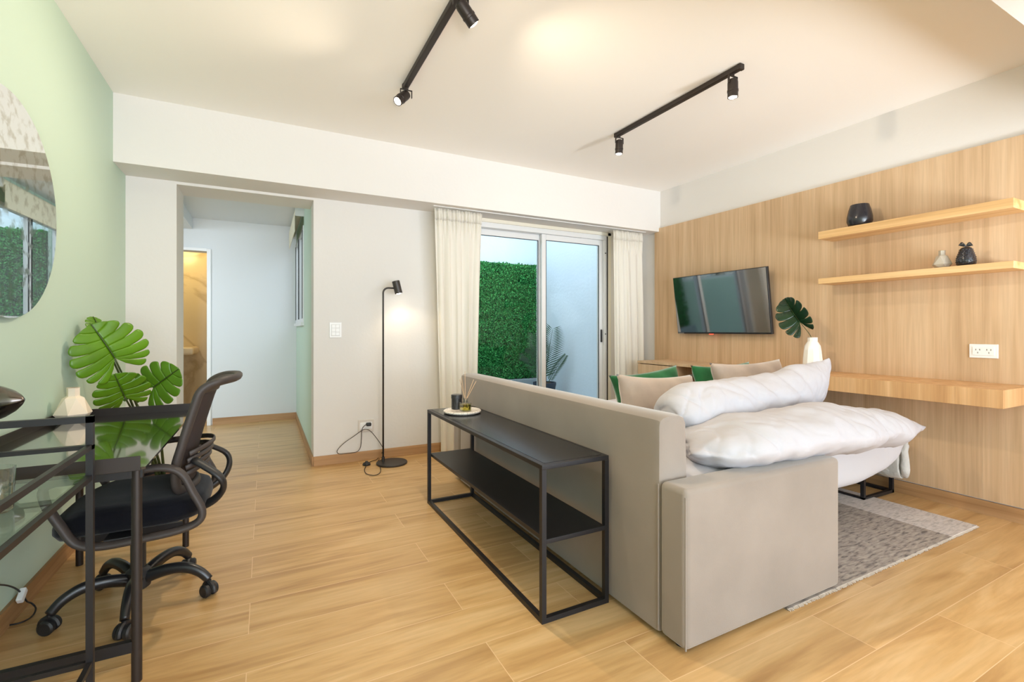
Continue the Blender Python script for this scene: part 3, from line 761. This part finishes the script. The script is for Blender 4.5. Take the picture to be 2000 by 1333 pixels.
def loft(st, nseg=40, npr=44, e=2.0, wr=.01, ws=7, fixed=False):
    # st: (x, y, z, half depth, half height); superellipse sections, smoothly interpolated
    Q = cr([(a[0], a[1], a[2]) for a in st], nseg//len(st)+3); H = cr([(a[3], a[4], 0) for a in st], nseg//len(st)+3)
    mb = MB(); n = len(Q); vs_ = []
    for i in range(n):
        t = (Q[min(i+1, n-1)]-Q[max(i-1, 0)]); t.z *= .3; t.normalize(); side = Vector((0, 1, 0)) if fixed else Vector((-t.y, t.x, 0)).normalized()
        for k in range(npr):
            th = 2*math.pi*k/npr; c_, s_ = math.cos(th), math.sin(th)
            a_ = max(.001, H[i].x)*math.copysign(abs(c_)**(2/e), c_); b_ = max(.001, H[i].y)*math.copysign(abs(s_)**(2/e), s_)
            p = Q[i] + side*a_ + Vector((0,0,b_)); vs_.append(wrinkle(p, wr*min(1, H[i].y/.04), ws))
    fs = [(i*npr+k, i*npr+(k+1) % npr, (i+1)*npr+(k+1) % npr, (i+1)*npr+k) for i in range(n-1) for k in range(npr)]
    fs += [tuple(range(npr-1, -1, -1)), tuple((n-1)*npr+k for k in range(npr))]
    return mb.add(vs_, fs)
lo_ = loft([(3.74,1.585,.27,.03,.11),(3.745,1.63,.27,.055,.135),(3.735,2.2,.27,.055,.135),(3.735,2.80,.33,.055,.11),(3.72,2.88,.33,.03,.09)], e=3.2, wr=.012, ws=14)
lo_.build('folded_mattress_end', plain('grey_quilted_ticking', srgb(206,202,196), .9, bump=.6, bscale=40), sf, smooth=True)

mt = loft([(1.43,2.20,.46,.82,.07),(1.46,2.17,.46,.88,.12),(1.9,2.17,.44,.88,.15),(2.08,2.18,.43,.87,.16),(2.24,2.27,.41,.785,.18),(2.5,2.27,.39,.785,.20),(3.05,2.26,.39,.775,.20),(3.30,2.21,.395,.72,.18),(3.46,2.20,.41,.71,.145),(3.55,2.20,.43,.70,.09),(3.575,2.20,.44,.69,.04),(3.58,2.20,.44,.67,.01)], e=6, wr=.009, ws=4, npr=120, fixed=True)
tag(mt.build('mattress', M['sheet'], sf, smooth=True), 'thick mattress in a loose white sheet')

# duvet and pillow, sections taken from where their outlines lie
def px_stations(rows):
    out = []
    for (ut, vt, ub, vb, y, a) in rows:
        T, B = onY(ut, vt, y), onY(ub, vb, y); out.append(((T.x+B.x)/2, y, (T.z+B.z)/2, a, abs(T.z-B.z)/2))
    return out
dv = loft(px_stations([(1342,872,1342,880,1.42,.06),(1352,856,1352,894,1.41,.14),(1375,838,1378,908,1.40,.20),(1420,818,1420,905,1.39,.22),(1469,806,1469,896,1.38,.22),
   (1550,796,1550,889,1.37,.22),(1610,789,1610,885,1.37,.22),(1648,792,1648,880,1.37,.20),(1664,799,1664,873,1.38,.165),(1682,796,1682,873,1.37,.175),(1720,803,1720,868,1.37,.15),(1766,818,1766,851,1.37,.085),(1795,828,1795,840,1.37,.03),(1806,833,1806,834,1.37,.006)]), nseg=190, npr=110, e=1.75, wr=.016, ws=6)
dv_o = dv.build('duvet', M['linen'], smooth=True)
tag(dv_o, 'puffy white folded duvet with a pointed corner, lying over the near armrest', 'duvet')
pw = loft(px_stations([(1306,802,1306,812,1.60,.04),(1312,782,1312,835,1.60,.10),(1330,757,1330,860,1.61,.13),(1360,746,1360,860,1.62,.14),(1410,739,1410,850,1.63,.14),(1480,734,1480,830,1.64,.13),
   (1540,719,1540,812,1.65,.11),(1580,709,1580,800,1.65,.09),(1604,703,1604,788,1.65,.05),(1618,700,1616,760,1.65,.02),(1624,699,1622,730,1.65,.008)]), nseg=190, npr=110, e=1.8, wr=.014, ws=7)
tag(pw.build('pillow', M['linen'], smooth=True), 'large white pillow on top of the folded duvet, one corner pointing up', 'pillow')

def cushion(name, c, w, hgt, th, yaw, lean, roll, mat, label, cat, group):
    X = Matrix.Translation(c) @ Matrix.Rotation(yaw, 4, 'Z') @ Matrix.Rotation(lean, 4, 'X') @ Matrix.Rotation(roll, 4, 'Y')
    mb = MB(); n = 26
    for sg in (-1, 1):
        def fn(i, j):
            a, b_ = i*2-1, j*2-1
            prof = (max(0, (1-a**2)*(1-b_**2)))**.36
            k = 1 - .13*(1-abs(a)**2)*(abs(b_)**3)
            k2 = 1 - .12*(1-abs(b_)**2)*(abs(a)**3)
            p = Vector((a*w/2*k2, sg*th/2*prof, b_*hgt/2*k))
            p += noise.noise_vector(Vector((a*2+c[0]*3, b_*2, sg)))*.010*prof
            p.y += .006*math.sin(9*a+5*b_)*prof*(1 if abs(a)+abs(b_) > 1 else .3)
            return X @ p
        mb.grid(fn, n, n)
    root = mb.build(name, mat, smooth=True, weld=True)
    return tag(root, label, cat, group)
cushion('cushion', (1.98, 2.00, .70), .52, .34, .17, math.radians(-8), math.radians(-12), math.radians(2), M['cush_grey'], 'taupe velvet cushion nearest the sofa backrest', 'cushion', 'velvet cushions on the sofa bed')
cushion('cushion', (2.76, 1.98, .755), .62, .34, .16, math.radians(-5), math.radians(-14), math.radians(-1), M['cush_grey'], 'taupe velvet cushion farther from the backrest, right of the other taupe one', 'cushion', 'velvet cushions on the sofa bed')
cushion('cushion', (2.20, 2.30, .70), .56, .33, .15, math.radians(-4), math.radians(-14), math.radians(-5), M['cush_green'], 'green velvet cushion on the left, next to the sofa backrest', 'cushion', 'velvet cushions on the sofa bed')
cushion('cushion', (2.90, 2.28, .715), .58, .34, .13, math.radians(-3), math.radians(-14), math.radians(-1), M['cush_green'], 'green velvet cushion on the right, mostly hidden behind a taupe one', 'cushion', 'velvet cushions on the sofa bed')

# rug
rg = thing('rug', (2.72, 2.1, 0), 'distressed ivory and grey rug under the sofa bed', 'rug')
rx0, rx1, ry0, ry1 = 1.85, 3.585, 1.165, 3.1
MB().box(rx0, 3.27, ry0, ry1, .0, .010).build('pile', M['rug'], rg)
MB().box(3.27, rx1, ry0, ry1, .0, .0105).build('border', M['rug_border'], rg)
fg = MB()
for i in range(520):
    x = rx0 + (rx1-rx0)*i/519 + random.uniform(-.002, .002); ll = random.uniform(.004, .012)
    fg.tube([(x, ry0+.004, .007), (x+random.uniform(-.004,.004), ry0-ll, .003)], .0022, 4)
tag(fg.build('fringe', M['rug_fringe'], rg), kind='stuff')

# ------------------------------------------------------------------ console table and what stands on it
ct = thing('console_table', (1.09, 2.26, 0), 'long low black metal console table behind the sofa back', 'console table')
cx0, cx1, cy0, cy1, cz, w_ = .943, 1.243, 1.552, 2.965, .605, .020
MB().box(cx0-.01, cx1+.01, cy0-.01, cy1+.01, cz-.018, cz).build('tabletop', M['black_metal'], ct, bevel=.001, seg=1)
MB().box(cx0+.012, cx1-.012, cy0+.012, cy1-.012, cz, cz+.0012).build('tabletop_panel', plain('satin_black_sheet', srgb(48,48,52), .24, metal=.6), ct)
MB().box(cx0+.01, cx1-.01, cy0-.01, cy1+.01, .302, .320).build('shelf', M['black_metal'], ct, bevel=.001, seg=1)
for x in (cx0, cx1):
    for y in (cy0, cy1): MB().box(x-.01, x+.01, y-.01, y+.01, 0, cz-.018).build('leg', M['black_metal'], ct)
for a, b_ in (((cx0+.01, cy0-.01), (cx1-.01, cy0+.01)), ((cx0+.01, cy1-.01), (cx1-.01, cy1+.01)), ((cx0-.01, cy0+.01), (cx0+.01, cy1-.01)), ((cx1-.01, cy0+.01), (cx1+.01, cy1-.01))):
    MB().box(a[0], b_[0], a[1], b_[1], .0, .02).build('bottom_rail', M['black_metal'], ct)
tc = onZ(903, 805, .612); zt = cz+.0013
ty = MB().lathe([(.085,0),(.087,.004),(.113,.006),(.116,.010),(.116,.016),(.112,.019),(.108,.017),(0,.017)], (tc.x, tc.y, zt), 48)
tag(ty.build('tray', M['marble_tray'], smooth='auto'), 'round white marble tray on the far end of the console table', 'tray')
cc = onZ(892, 799, zt+.018)
cnd = MB().lathe([(.030,0),(.033,.003),(.033,.066),(.035,.068),(.035,.088),(.033,.091),(0,.091)], (cc.x, cc.y, zt+.0172), 32)
tag(cnd.build('candle_jar', M['black_glaze'], smooth='auto'), 'black lidded candle jar on the marble tray', 'candle')
bc = onZ(909, 803, zt+.018); zb = zt+.0172
df = thing('reed_diffuser', (bc.x, bc.y, zb), 'square glass reed diffuser with yellow oil on the marble tray', 'reed diffuser')
MB().box(bc.x-.029, bc.x+.029, bc.y-.029, bc.y+.029, zb, zb+.055).build('bottle', M['tumbler'], df, bevel=.003)
MB().box(bc.x-.025, bc.x+.025, bc.y-.025, bc.y+.025, zb+.004, zb+.042).build('oil', M['oil'], df, bevel=.002)
MB().lathe([(.014,0),(.014,.016),(.017,.018),(.017,.026),(.013,.026),(.012,0)], (bc.x, bc.y, zb+.054), 20).build('neck', M['tumbler'], df, smooth='auto')
for (du, dvv) in ((898, 742), (901, 738), (908, 726), (925, 742), (930, 745)):
    e = onY(du, dvv, bc.y+random.uniform(-.02,.02)); s0 = Vector((bc.x, bc.y, zb+.06)); 
    b0 = s0 - (e-s0).normalized()*.045
    MB().tube([b0, e], .0013, 6).build('reed', plain('pale_reed', srgb(226,190,150), .7), df)

# ------------------------------------------------------------------ round mirror
mr = thing('mirror', (GX+.006, 2.435, 1.17), 'large round aged mirror hung on the green wall', 'mirror')
def disc(x0, x1, r, r2=None):
    n = 96; mb = MB(); vs_ = []
    for x in (x0, x1):
        for k in range(n): vs_.append((x, 2.435+r*math.cos(2*math.pi*k/n), 1.59+r*math.sin(2*math.pi*k/n)))
    mb.add(vs_, [tuple(range(n)), tuple(range(2*n-1, n-1, -1))]+[(k, (k+1) % n, n+(k+1) % n, n+k) for k in range(n)]); return mb
disc(GX, GX+.010, .415).build('backing', M['grey_metal'], mr)
disc(GX+.010, GX+.015, .425).build('mirror_glass', M['mirror'], mr)

for q in mr.children:
    for v in q.data.vertices: v.co.x += (v.co.y+.43)*math.tan(math.radians(.9))     # the mirror hangs a touch off the wall at its far side

# ------------------------------------------------------------------ black tray desk
dk = thing('desk', (-.57, 2.43, 0), 'glossy black tray topped metal desk against the green wall', 'desk')
dx0, dx1, dy0, dy1, dz = -.845, -.325, 1.815, 2.985, .700
MB().box(dx0, dx1, dy0, dy1, dz-.008, dz).build('desktop', M['gloss_black'], dk)
rm = MB()
rm.box(dx0-.004, dx0, dy0, dy1, dz-.01, dz+.035); rm.box(dx0, dx1-.01, dy1, dy1+.004, dz-.01, dz+.035); rm.box(dx0, dx1-.012, dy0-.004, dy0, dz-.01, dz+.035)
rm.build('raised_rim', M['brown_metal'], dk, bevel=.0015)
fr_ = MB(); fr_.box(-.80, -.345, 1.885, 1.905, dz-.05, dz-.008); fr_.box(-.80, -.345, 2.945, 2.965, dz-.05, dz-.008)
fr_.box(-.80, -.78, 1.905, 2.945, dz-.05, dz-.008)
fr_.build('apron', M['black_metal'], dk)
lx = [(-.362,1.895),(-.362,2.955),(-.782,1.895),(-.782,2.955)]
for (x, y) in lx: MB().tube([(x,y,0),(x,y,dz-.01)], .0145, 16).build('leg', M['brown_metal'], dk, smooth='auto')
for y in (1.895, 2.955): MB().box(-.775, -.372, y-.010, y+.010, .098, .133).build('stretcher', M['black_metal'], dk)
dvz = onZ(143, 823, dz)
tag(faceted((dvz.x, dvz.y, dz+.0005), .070, M['cream_ceramic'], 'vase'), 'cream faceted bottle vase on the black desk', 'vase')
# desk lamp on the near end of the desk
dl = thing('desk_lamp', (-.77, 1.98, dz), 'desk lamp with polished dark metal dome, cut by the left edge, on the black desk', 'desk lamp')
hc = Vector((-.765, 2.00, .895)); tipv = Vector((-.665, 2.075, .905))
tipv = onY(46, 781, 2.03); ax = Vector((.80,-.42,.10)).normalized(); hc = tipv - ax*.12
XD = Matrix.Translation(tipv) @ Vector((0,0,1)).rotation_difference(-ax).to_matrix().to_4x4()
MB(XD).lathe([(0,0),(.008,.003),(.022,.020),(.038,.046),(.052,.080),(.062,.120),(.060,.121),(.049,.080),(.035,.047),(.010,.012)], (0,0,0), 40).build('lamp_shade', M['gunmetal'], dl, smooth=True)
MB().tube(cr([(-.80,1.93,dz+.01),(-.815,1.93,.82),(-.815,1.97,.88),tuple(hc-ax*.0)], 6), .006, 10).build('stem', M['black_metal'], dl, smooth=True)
MB().lathe([(.062,0),(.064,.008),(.058,.014),(0,.014)], (-.78,1.91,dz), 32).build('base', M['black_metal'], dl, smooth='auto')

# ------------------------------------------------------------------ bar cart with glass shelves (near left)
kt = thing('bar_cart', (-.64, 1.32, 0), 'black metal framed cart with glass shelves at the left edge, in front of the desk', 'bar cart')
kx0, kx1, ky0, ky1, kw = -.80, -.437, .86, 1.738, .0165
for x in (kx0, kx1):
    for y in (ky0, ky1): MB().box(x-kw/2, x+kw/2, y-kw/2, y+kw/2, .0, .878).build('post', M['black_metal'], kt)
for y in (ky0, ky1):
    MB().bar((kx0, y, .868), (kx1, y, .868), kw, .018).build('handle_rail', M['black_metal'], kt)
    MB().bar((kx0, y, .790), (kx1, y, .790), kw, .012).build('gallery_rail', M['black_metal'], kt)
for z, nm in ((.790, 'gallery_rail'),):
    for x in (kx0, kx1): MB().bar((x, ky0, z), (x, ky1, z), .012, .014).build(nm, M['black_metal'], kt)
for z in (.712, .187):
    f_ = MB()
    for x in (kx0, kx1): f_.bar((x, ky0, z-.008), (x, ky1, z-.008), .013, .014)
    for y in (ky0, ky1): f_.bar((kx0, y, z-.008), (kx1, y, z-.008), .013, .014)
    f_.build('shelf_frame', M['black_metal'], kt)
    if z > .5: MB().box(kx0+.004, kx1-.004, ky0+.004, ky1-.004, z, z+.006).build('glass_shelf', M['shelf_glass'], kt)
r_ = ray(2, 1000); t_ = (.719-_h)/r_.z
gl = Vector((r_.x*t_, r_.y*t_, .7185)); 
gm = MB(); 
n = 48; profg = [(.026,0),(.030,.004),(.034,.098),(.0315,.098),(.028,.008),(0,.008)]
vs_ = []
for (r, z) in profg:
    for k in range(n):
        th = 2*math.pi*k/n; rr = r*(1+.03*math.cos(th*16) if r > .028 and z > .003 else 1)
        vs_.append((gl.x-.012+rr*math.cos(th), gl.y+rr*math.sin(th), gl.z+z))
gm.add(vs_, [(i*n+k, i*n+(k+1) % n, (i+1)*n+(k+1) % n, (i+1)*n+k) for i in range(len(profg)-1) for k in range(n)]+[tuple(range(n-1,-1,-1))])
tag(gm.build('tumbler', M['tumbler'], smooth=True), 'clear ribbed drinking glass on the glass cart, cut by the left edge', 'glass')
# cable with white adapter hanging at the wall
cb_ = thing('power_cable', (GX+.02, 2.45, 0), 'black cable with a white connector on the green wall by the floor, lower left', 'cable')
cp = [onX(-40,1150,-.84), onX(0,1143,-.84), onX(28,1149,-.84), onX(45,1163,-.84), onX(52,1175,-.84), onZ(63,1180,.05), onZ(70,1190,.02), onZ(62,1205,.006), onZ(40,1217,.006), onZ(0,1226,.006), onZ(-60,1245,.006)]
MB().tube(cr(cp, 5), .003, 8).build('cord', M['plastic_black'], cb_, smooth=True)
cpt = onX(43, 1162, -.835)
XC = Matrix.Translation(cpt) @ Matrix.Rotation(math.radians(38), 4, 'X')
MB(XC).box(-.010, .010, -.028, .022, -.013, .013).build('adapter', M['white_plastic'], cb_, bevel=.004)

# ------------------------------------------------------------------ monstera behind the desk
mp = thing('monstera_plant', (-.55, 3.50, 0), 'bright green monstera plant standing behind the black desk', 'potted plant')
MB().lathe([(.11,0),(.14,.22),(.145,.25),(.13,.25),(.125,.22),(0,.22)], (-.56,3.55,0), 32).build('pot', M['black_ceramic'], mp, smooth='auto')
MB().lathe([(.125,0),(.06,.01),(0,.012)], (-.56,3.55,.22), 24).build('soil', M['soil'], mp, smooth=True)
def plant_leaf(bu, bv, tu, tv_, y, ty_, nrm, stem_base, sc_=1.25, **k):
    b_ = onY(bu, bv, y); t_ = onY(tu, tv_, ty_); X, L = leaf_frame(b_, t_, nrm)
    mb = MB(); rib = monstera(mb, X, L*sc_, **k)
    o = mb.build('leaf', M['leaf'], mp, smooth=True, solid=.0012)
    MB().tube(rib, .0022, 6).build('midrib', M['stem'], o)
    sb = Vector(stem_base); mid = (sb+b_)/2 + Vector((0,0,.06))
    MB().tube(cr([sb, mid, b_], 8), [.008-.004*i/16 for i in range(17)], 8).build('stem', M['stem'], mp, smooth=True)
plant_leaf(224, 700, 186, 640, 3.12, 3.06, (.35,-.85,.35), (-.56,3.54,.22), sc_=1.36, lob=7, width=1.2, droop=.15, cup=.05)
plant_leaf(300, 757, 344, 724, 3.25, 3.20, (.1,-.85,.35), (-.54,3.53,.22), sc_=1.36, lob=6, width=1.0, droop=.06, cup=.06)
plant_leaf(243, 775, 226, 736, 3.18, 3.12, (.2,-.9,.2), (-.57,3.52,.22), sc_=1.36, lob=6, width=1.2, droop=.10, cup=.06)
plant_leaf(258, 772, 264, 742, 3.35, 3.35, (-.3,-.8,.3), (-.55,3.56,.22), sc_=1.2, lob=6, width=1.0)
plant_leaf(190, 640, 186, 618, 3.22, 3.24, (.5,-.3,.6), (-.58,3.56,.22), sc_=1.3, lob=6, width=1.1, droop=.3)

# ------------------------------------------------------------------ office chair
ch = thing('office_chair', (-.46, 2.43, 0), 'black office chair on castors, pushed up to the black desk', 'office chair')
cx, cy = -.460, 2.435
feet = [(-.204,2.356),(-.711,2.363),(-.474,2.181),(-.303,2.650),(-.620,2.660)]
feet = [(cx+.262*math.cos(a), cy+.262*math.sin(a)) for a in [math.radians(q) for q in (-16, -88, -160, -232, -304)]]
MB().lathe([(.030,.06),(.042,.07),(.042,.135),(.030,.145),(.028,.15)], (cx,cy,0), 24).build('hub', M['plastic_black'], ch, smooth='auto')
for (fx, fy) in feet:
    d = Vector((fx-cx, fy-cy, 0)).normalized(); c0 = Vector((cx,cy,0))
    path = cr([c0+d*.03+Vector((0,0,.105)), c0+d*.10+Vector((0,0,.125)), c0+d*.17+Vector((0,0,.128)), c0+d*.225+Vector((0,0,.105)), c0+d*.262+Vector((0,0,.068))], 6)
    n_ = len(path)
    lg = MB().tube(path, [.026-.009*i/n_ for i in range(n_)], 12, flat=(.85, 1)).build('leg', M['gloss_black'] if False else plain('satin_black_plastic', srgb(30,30,33), .3, spec=.6), ch, smooth=True)
    a = math.atan2(d.y, d.x)+random.uniform(-.7, .7); ax_ = Vector((-math.sin(a), math.cos(a), 0)); c = Vector((fx, fy, .027))
    cs = MB()
    for sg in (-1, 1):
        p0 = c+ax_*sg*.010; p1 = c+ax_*sg*.028
        cs.tube([p0, p0+(p1-p0)*.7, p1], [.027, .027, .021], 20)
    cs.tube([c+Vector((0,0,.0)), c+Vector((0,0,.040))], .009, 10)
    hood = [c + Vector((math.cos(t)*.029*math.cos(a), math.cos(t)*.029*math.sin(a), math.sin(t)*.029)) for t in [math.radians(q) for q in range(-10, 181, 19)]]
    cs.tube(hood, .010, 8)
    cs.build('caster', M['plastic_black'], lg, smooth='auto')
MB().tube([(cx,cy,.14),(cx,cy,.26)], .026, 18).build('column_cover', M['plastic_black'], ch, smooth='auto')
MB().tube([(cx,cy,.24),(cx,cy,.37)], .014, 16).build('gas_lift', M['gunmetal'], ch, smooth='auto')
MB().box(cx-.12, cx+.14, cy-.10, cy+.10, .345, .375).build('mechanism', M['plastic_black'], ch, bevel=.01)
st_ = MB()
def seat(i, j):
    # closed rounded cushion: i around outline, j from bottom centre over the edge to the top centre
    th = 2*math.pi*i; e = 3.6
    c_, s_ = math.cos(th), math.sin(th)
    ox = .245*math.copysign(abs(c_)**(2/e), c_); oy = .235*math.copysign(abs(s_)**(2/e), s_)
    prof_ = [(0,.372),(.80,.372),(.94,.378),(1.0,.405),(1.0,.425),(.965,.450),(.86,.465),(.5,.470),(0,.466)]
    q = j*(len(prof_)-1); k = min(len(prof_)-2, int(q)); f = q-k
    r = prof_[k][0]*(1-f)+prof_[k+1][0]*f; z = prof_[k][1]*(1-f)+prof_[k+1][1]*f
    x = cx + .01 + ox*r; y = cy + oy*r
    z += -.035*max(0, (-.13-ox*r))/.12 * 1.0
    return (x, y, z)
st_.grid(seat, 64, 25, closeu=True)
st_.build('seat', M['black_fabric'], ch, smooth=True, weld=True)
# arms: closed loops at both sides
for sg in (-1, 1):
    ya = cy + sg*.262
    loop = [(cx-.20, ya, .585), (cx-.10, ya, .600), (cx+.02, ya, .602), (cx+.12, ya, .606), (cx+.18, ya-.00, .575), (cx+.215, ya, .50), (cx+.245, ya, .43), (cx+.235, ya, .385), (cx+.17, ya, .362),
            (cx+.05, ya, .352), (cx-.06, ya, .350), (cx-.125, ya, .372), (cx-.165, ya, .44), (cx-.205, ya, .53)]
    MB().tube(cr(loop, 5, closed=True), .0155, 12, closed=True, flat=(1.35, .9)).build('armrest', M['plastic_grey'], ch, smooth=True)
    MB().box(cx-.05, cx+.04, min(ya, ya-sg*.10), max(ya, ya-sg*.10), .353, .368).build('arm_bracket', M['plastic_black'], ch)
# back: frame tube loop with mesh, lumbar slats and curled top rail
def backpt(a, z):   # a in [-1,1] across, z height; returns point (curved in plan, leaning)
    lean = np.interp(z, [.40,.47,.56,.70,.84,.885,.905,.915], [.200,.180,.170,.205,.245,.262,.300,.335])
    hwid = np.interp(z, [.40,.50,.60,.88,.915], [.13,.165,.180,.185,.18])
    return Vector((cx + lean + .05*(0-a*a)*.9 + .02, cy + a*hwid, z))
MB().grid(lambda i, j: tuple(backpt(i*1.9-.95, .50+.375*j)), 20, 20).build('back_mesh', M['mesh_back'], ch, smooth=True, solid=.004)
fr2 = []
for z in (.50,.58,.66,.74,.82,.87): fr2.append(backpt(-1, z))
for z, a in ((.895,-.97),(.91,-.90),(.915,-.5),(.915,0),(.915,.5),(.91,.90),(.895,.97)): fr2.append(backpt(a, z))
for z in (.87,.82,.74,.66,.58,.50): fr2.append(backpt(1, z))
for a in (.8,.4,0,-.4,-.8): fr2.append(backpt(a, .475))
MB().tube(cr(fr2, 4, closed=True), .0155, 10, closed=True, flat=(1.0, 1.3)).build('back_frame', M['plastic_grey'], ch, smooth=True)
MB().grid(lambda i, j: tuple(backpt(i*1.9-.95, .868+.047*j) + Vector((0,0,0))), 20, 8).build('top_rail', M['plastic_grey'], ch, smooth=True, solid=.016)
for k in range(4):
    z = .545+.028*k
    MB().tube([tuple(backpt(a, z+.018*(1-a*a)) + Vector((.034+.02*(1-a*a), 0, 0))) for a in [q/8*2-1 for q in range(9)]], .008, 8, flat=(.6,1.3)).build('lumbar_slat', M['plastic_grey'], ch, smooth=True)
for sg in (-1, 1):
    ya = cy+sg*.2
    MB().tube(cr([tuple(backpt(sg*.9, .60)+Vector((.045,0,0))), (cx+.30, ya*1.0, .53), (cx+.305, ya-sg*.04, .46), (cx+.24, ya-sg*.08, .40), (cx+.10, cy+sg*.06, .365)], 6), .015, 10, flat=(1.4,.8)).build('back_support', M['plastic_black'], ch, smooth=True)

# ------------------------------------------------------------------ bathroom basin
bs = thing('wash_basin', (-1.15, 7.5, .82), 'cream wall hung wash basin seen through the bathroom doorway', 'sink')
MB().box(-1.55, -.80, 7.22, 7.745, .80, .90).build('basin', plain('cream_sanitary_ceramic', srgb(238,222,186), .25), bs, bevel=.03)
MB().tube(cr([(-1.2,7.66,.90),(-1.2,7.66,1.02),(-1.2,7.60,1.06),(-1.2,7.53,1.03)], 5), .012, 10).build('tap', M['steel'], bs, smooth=True)
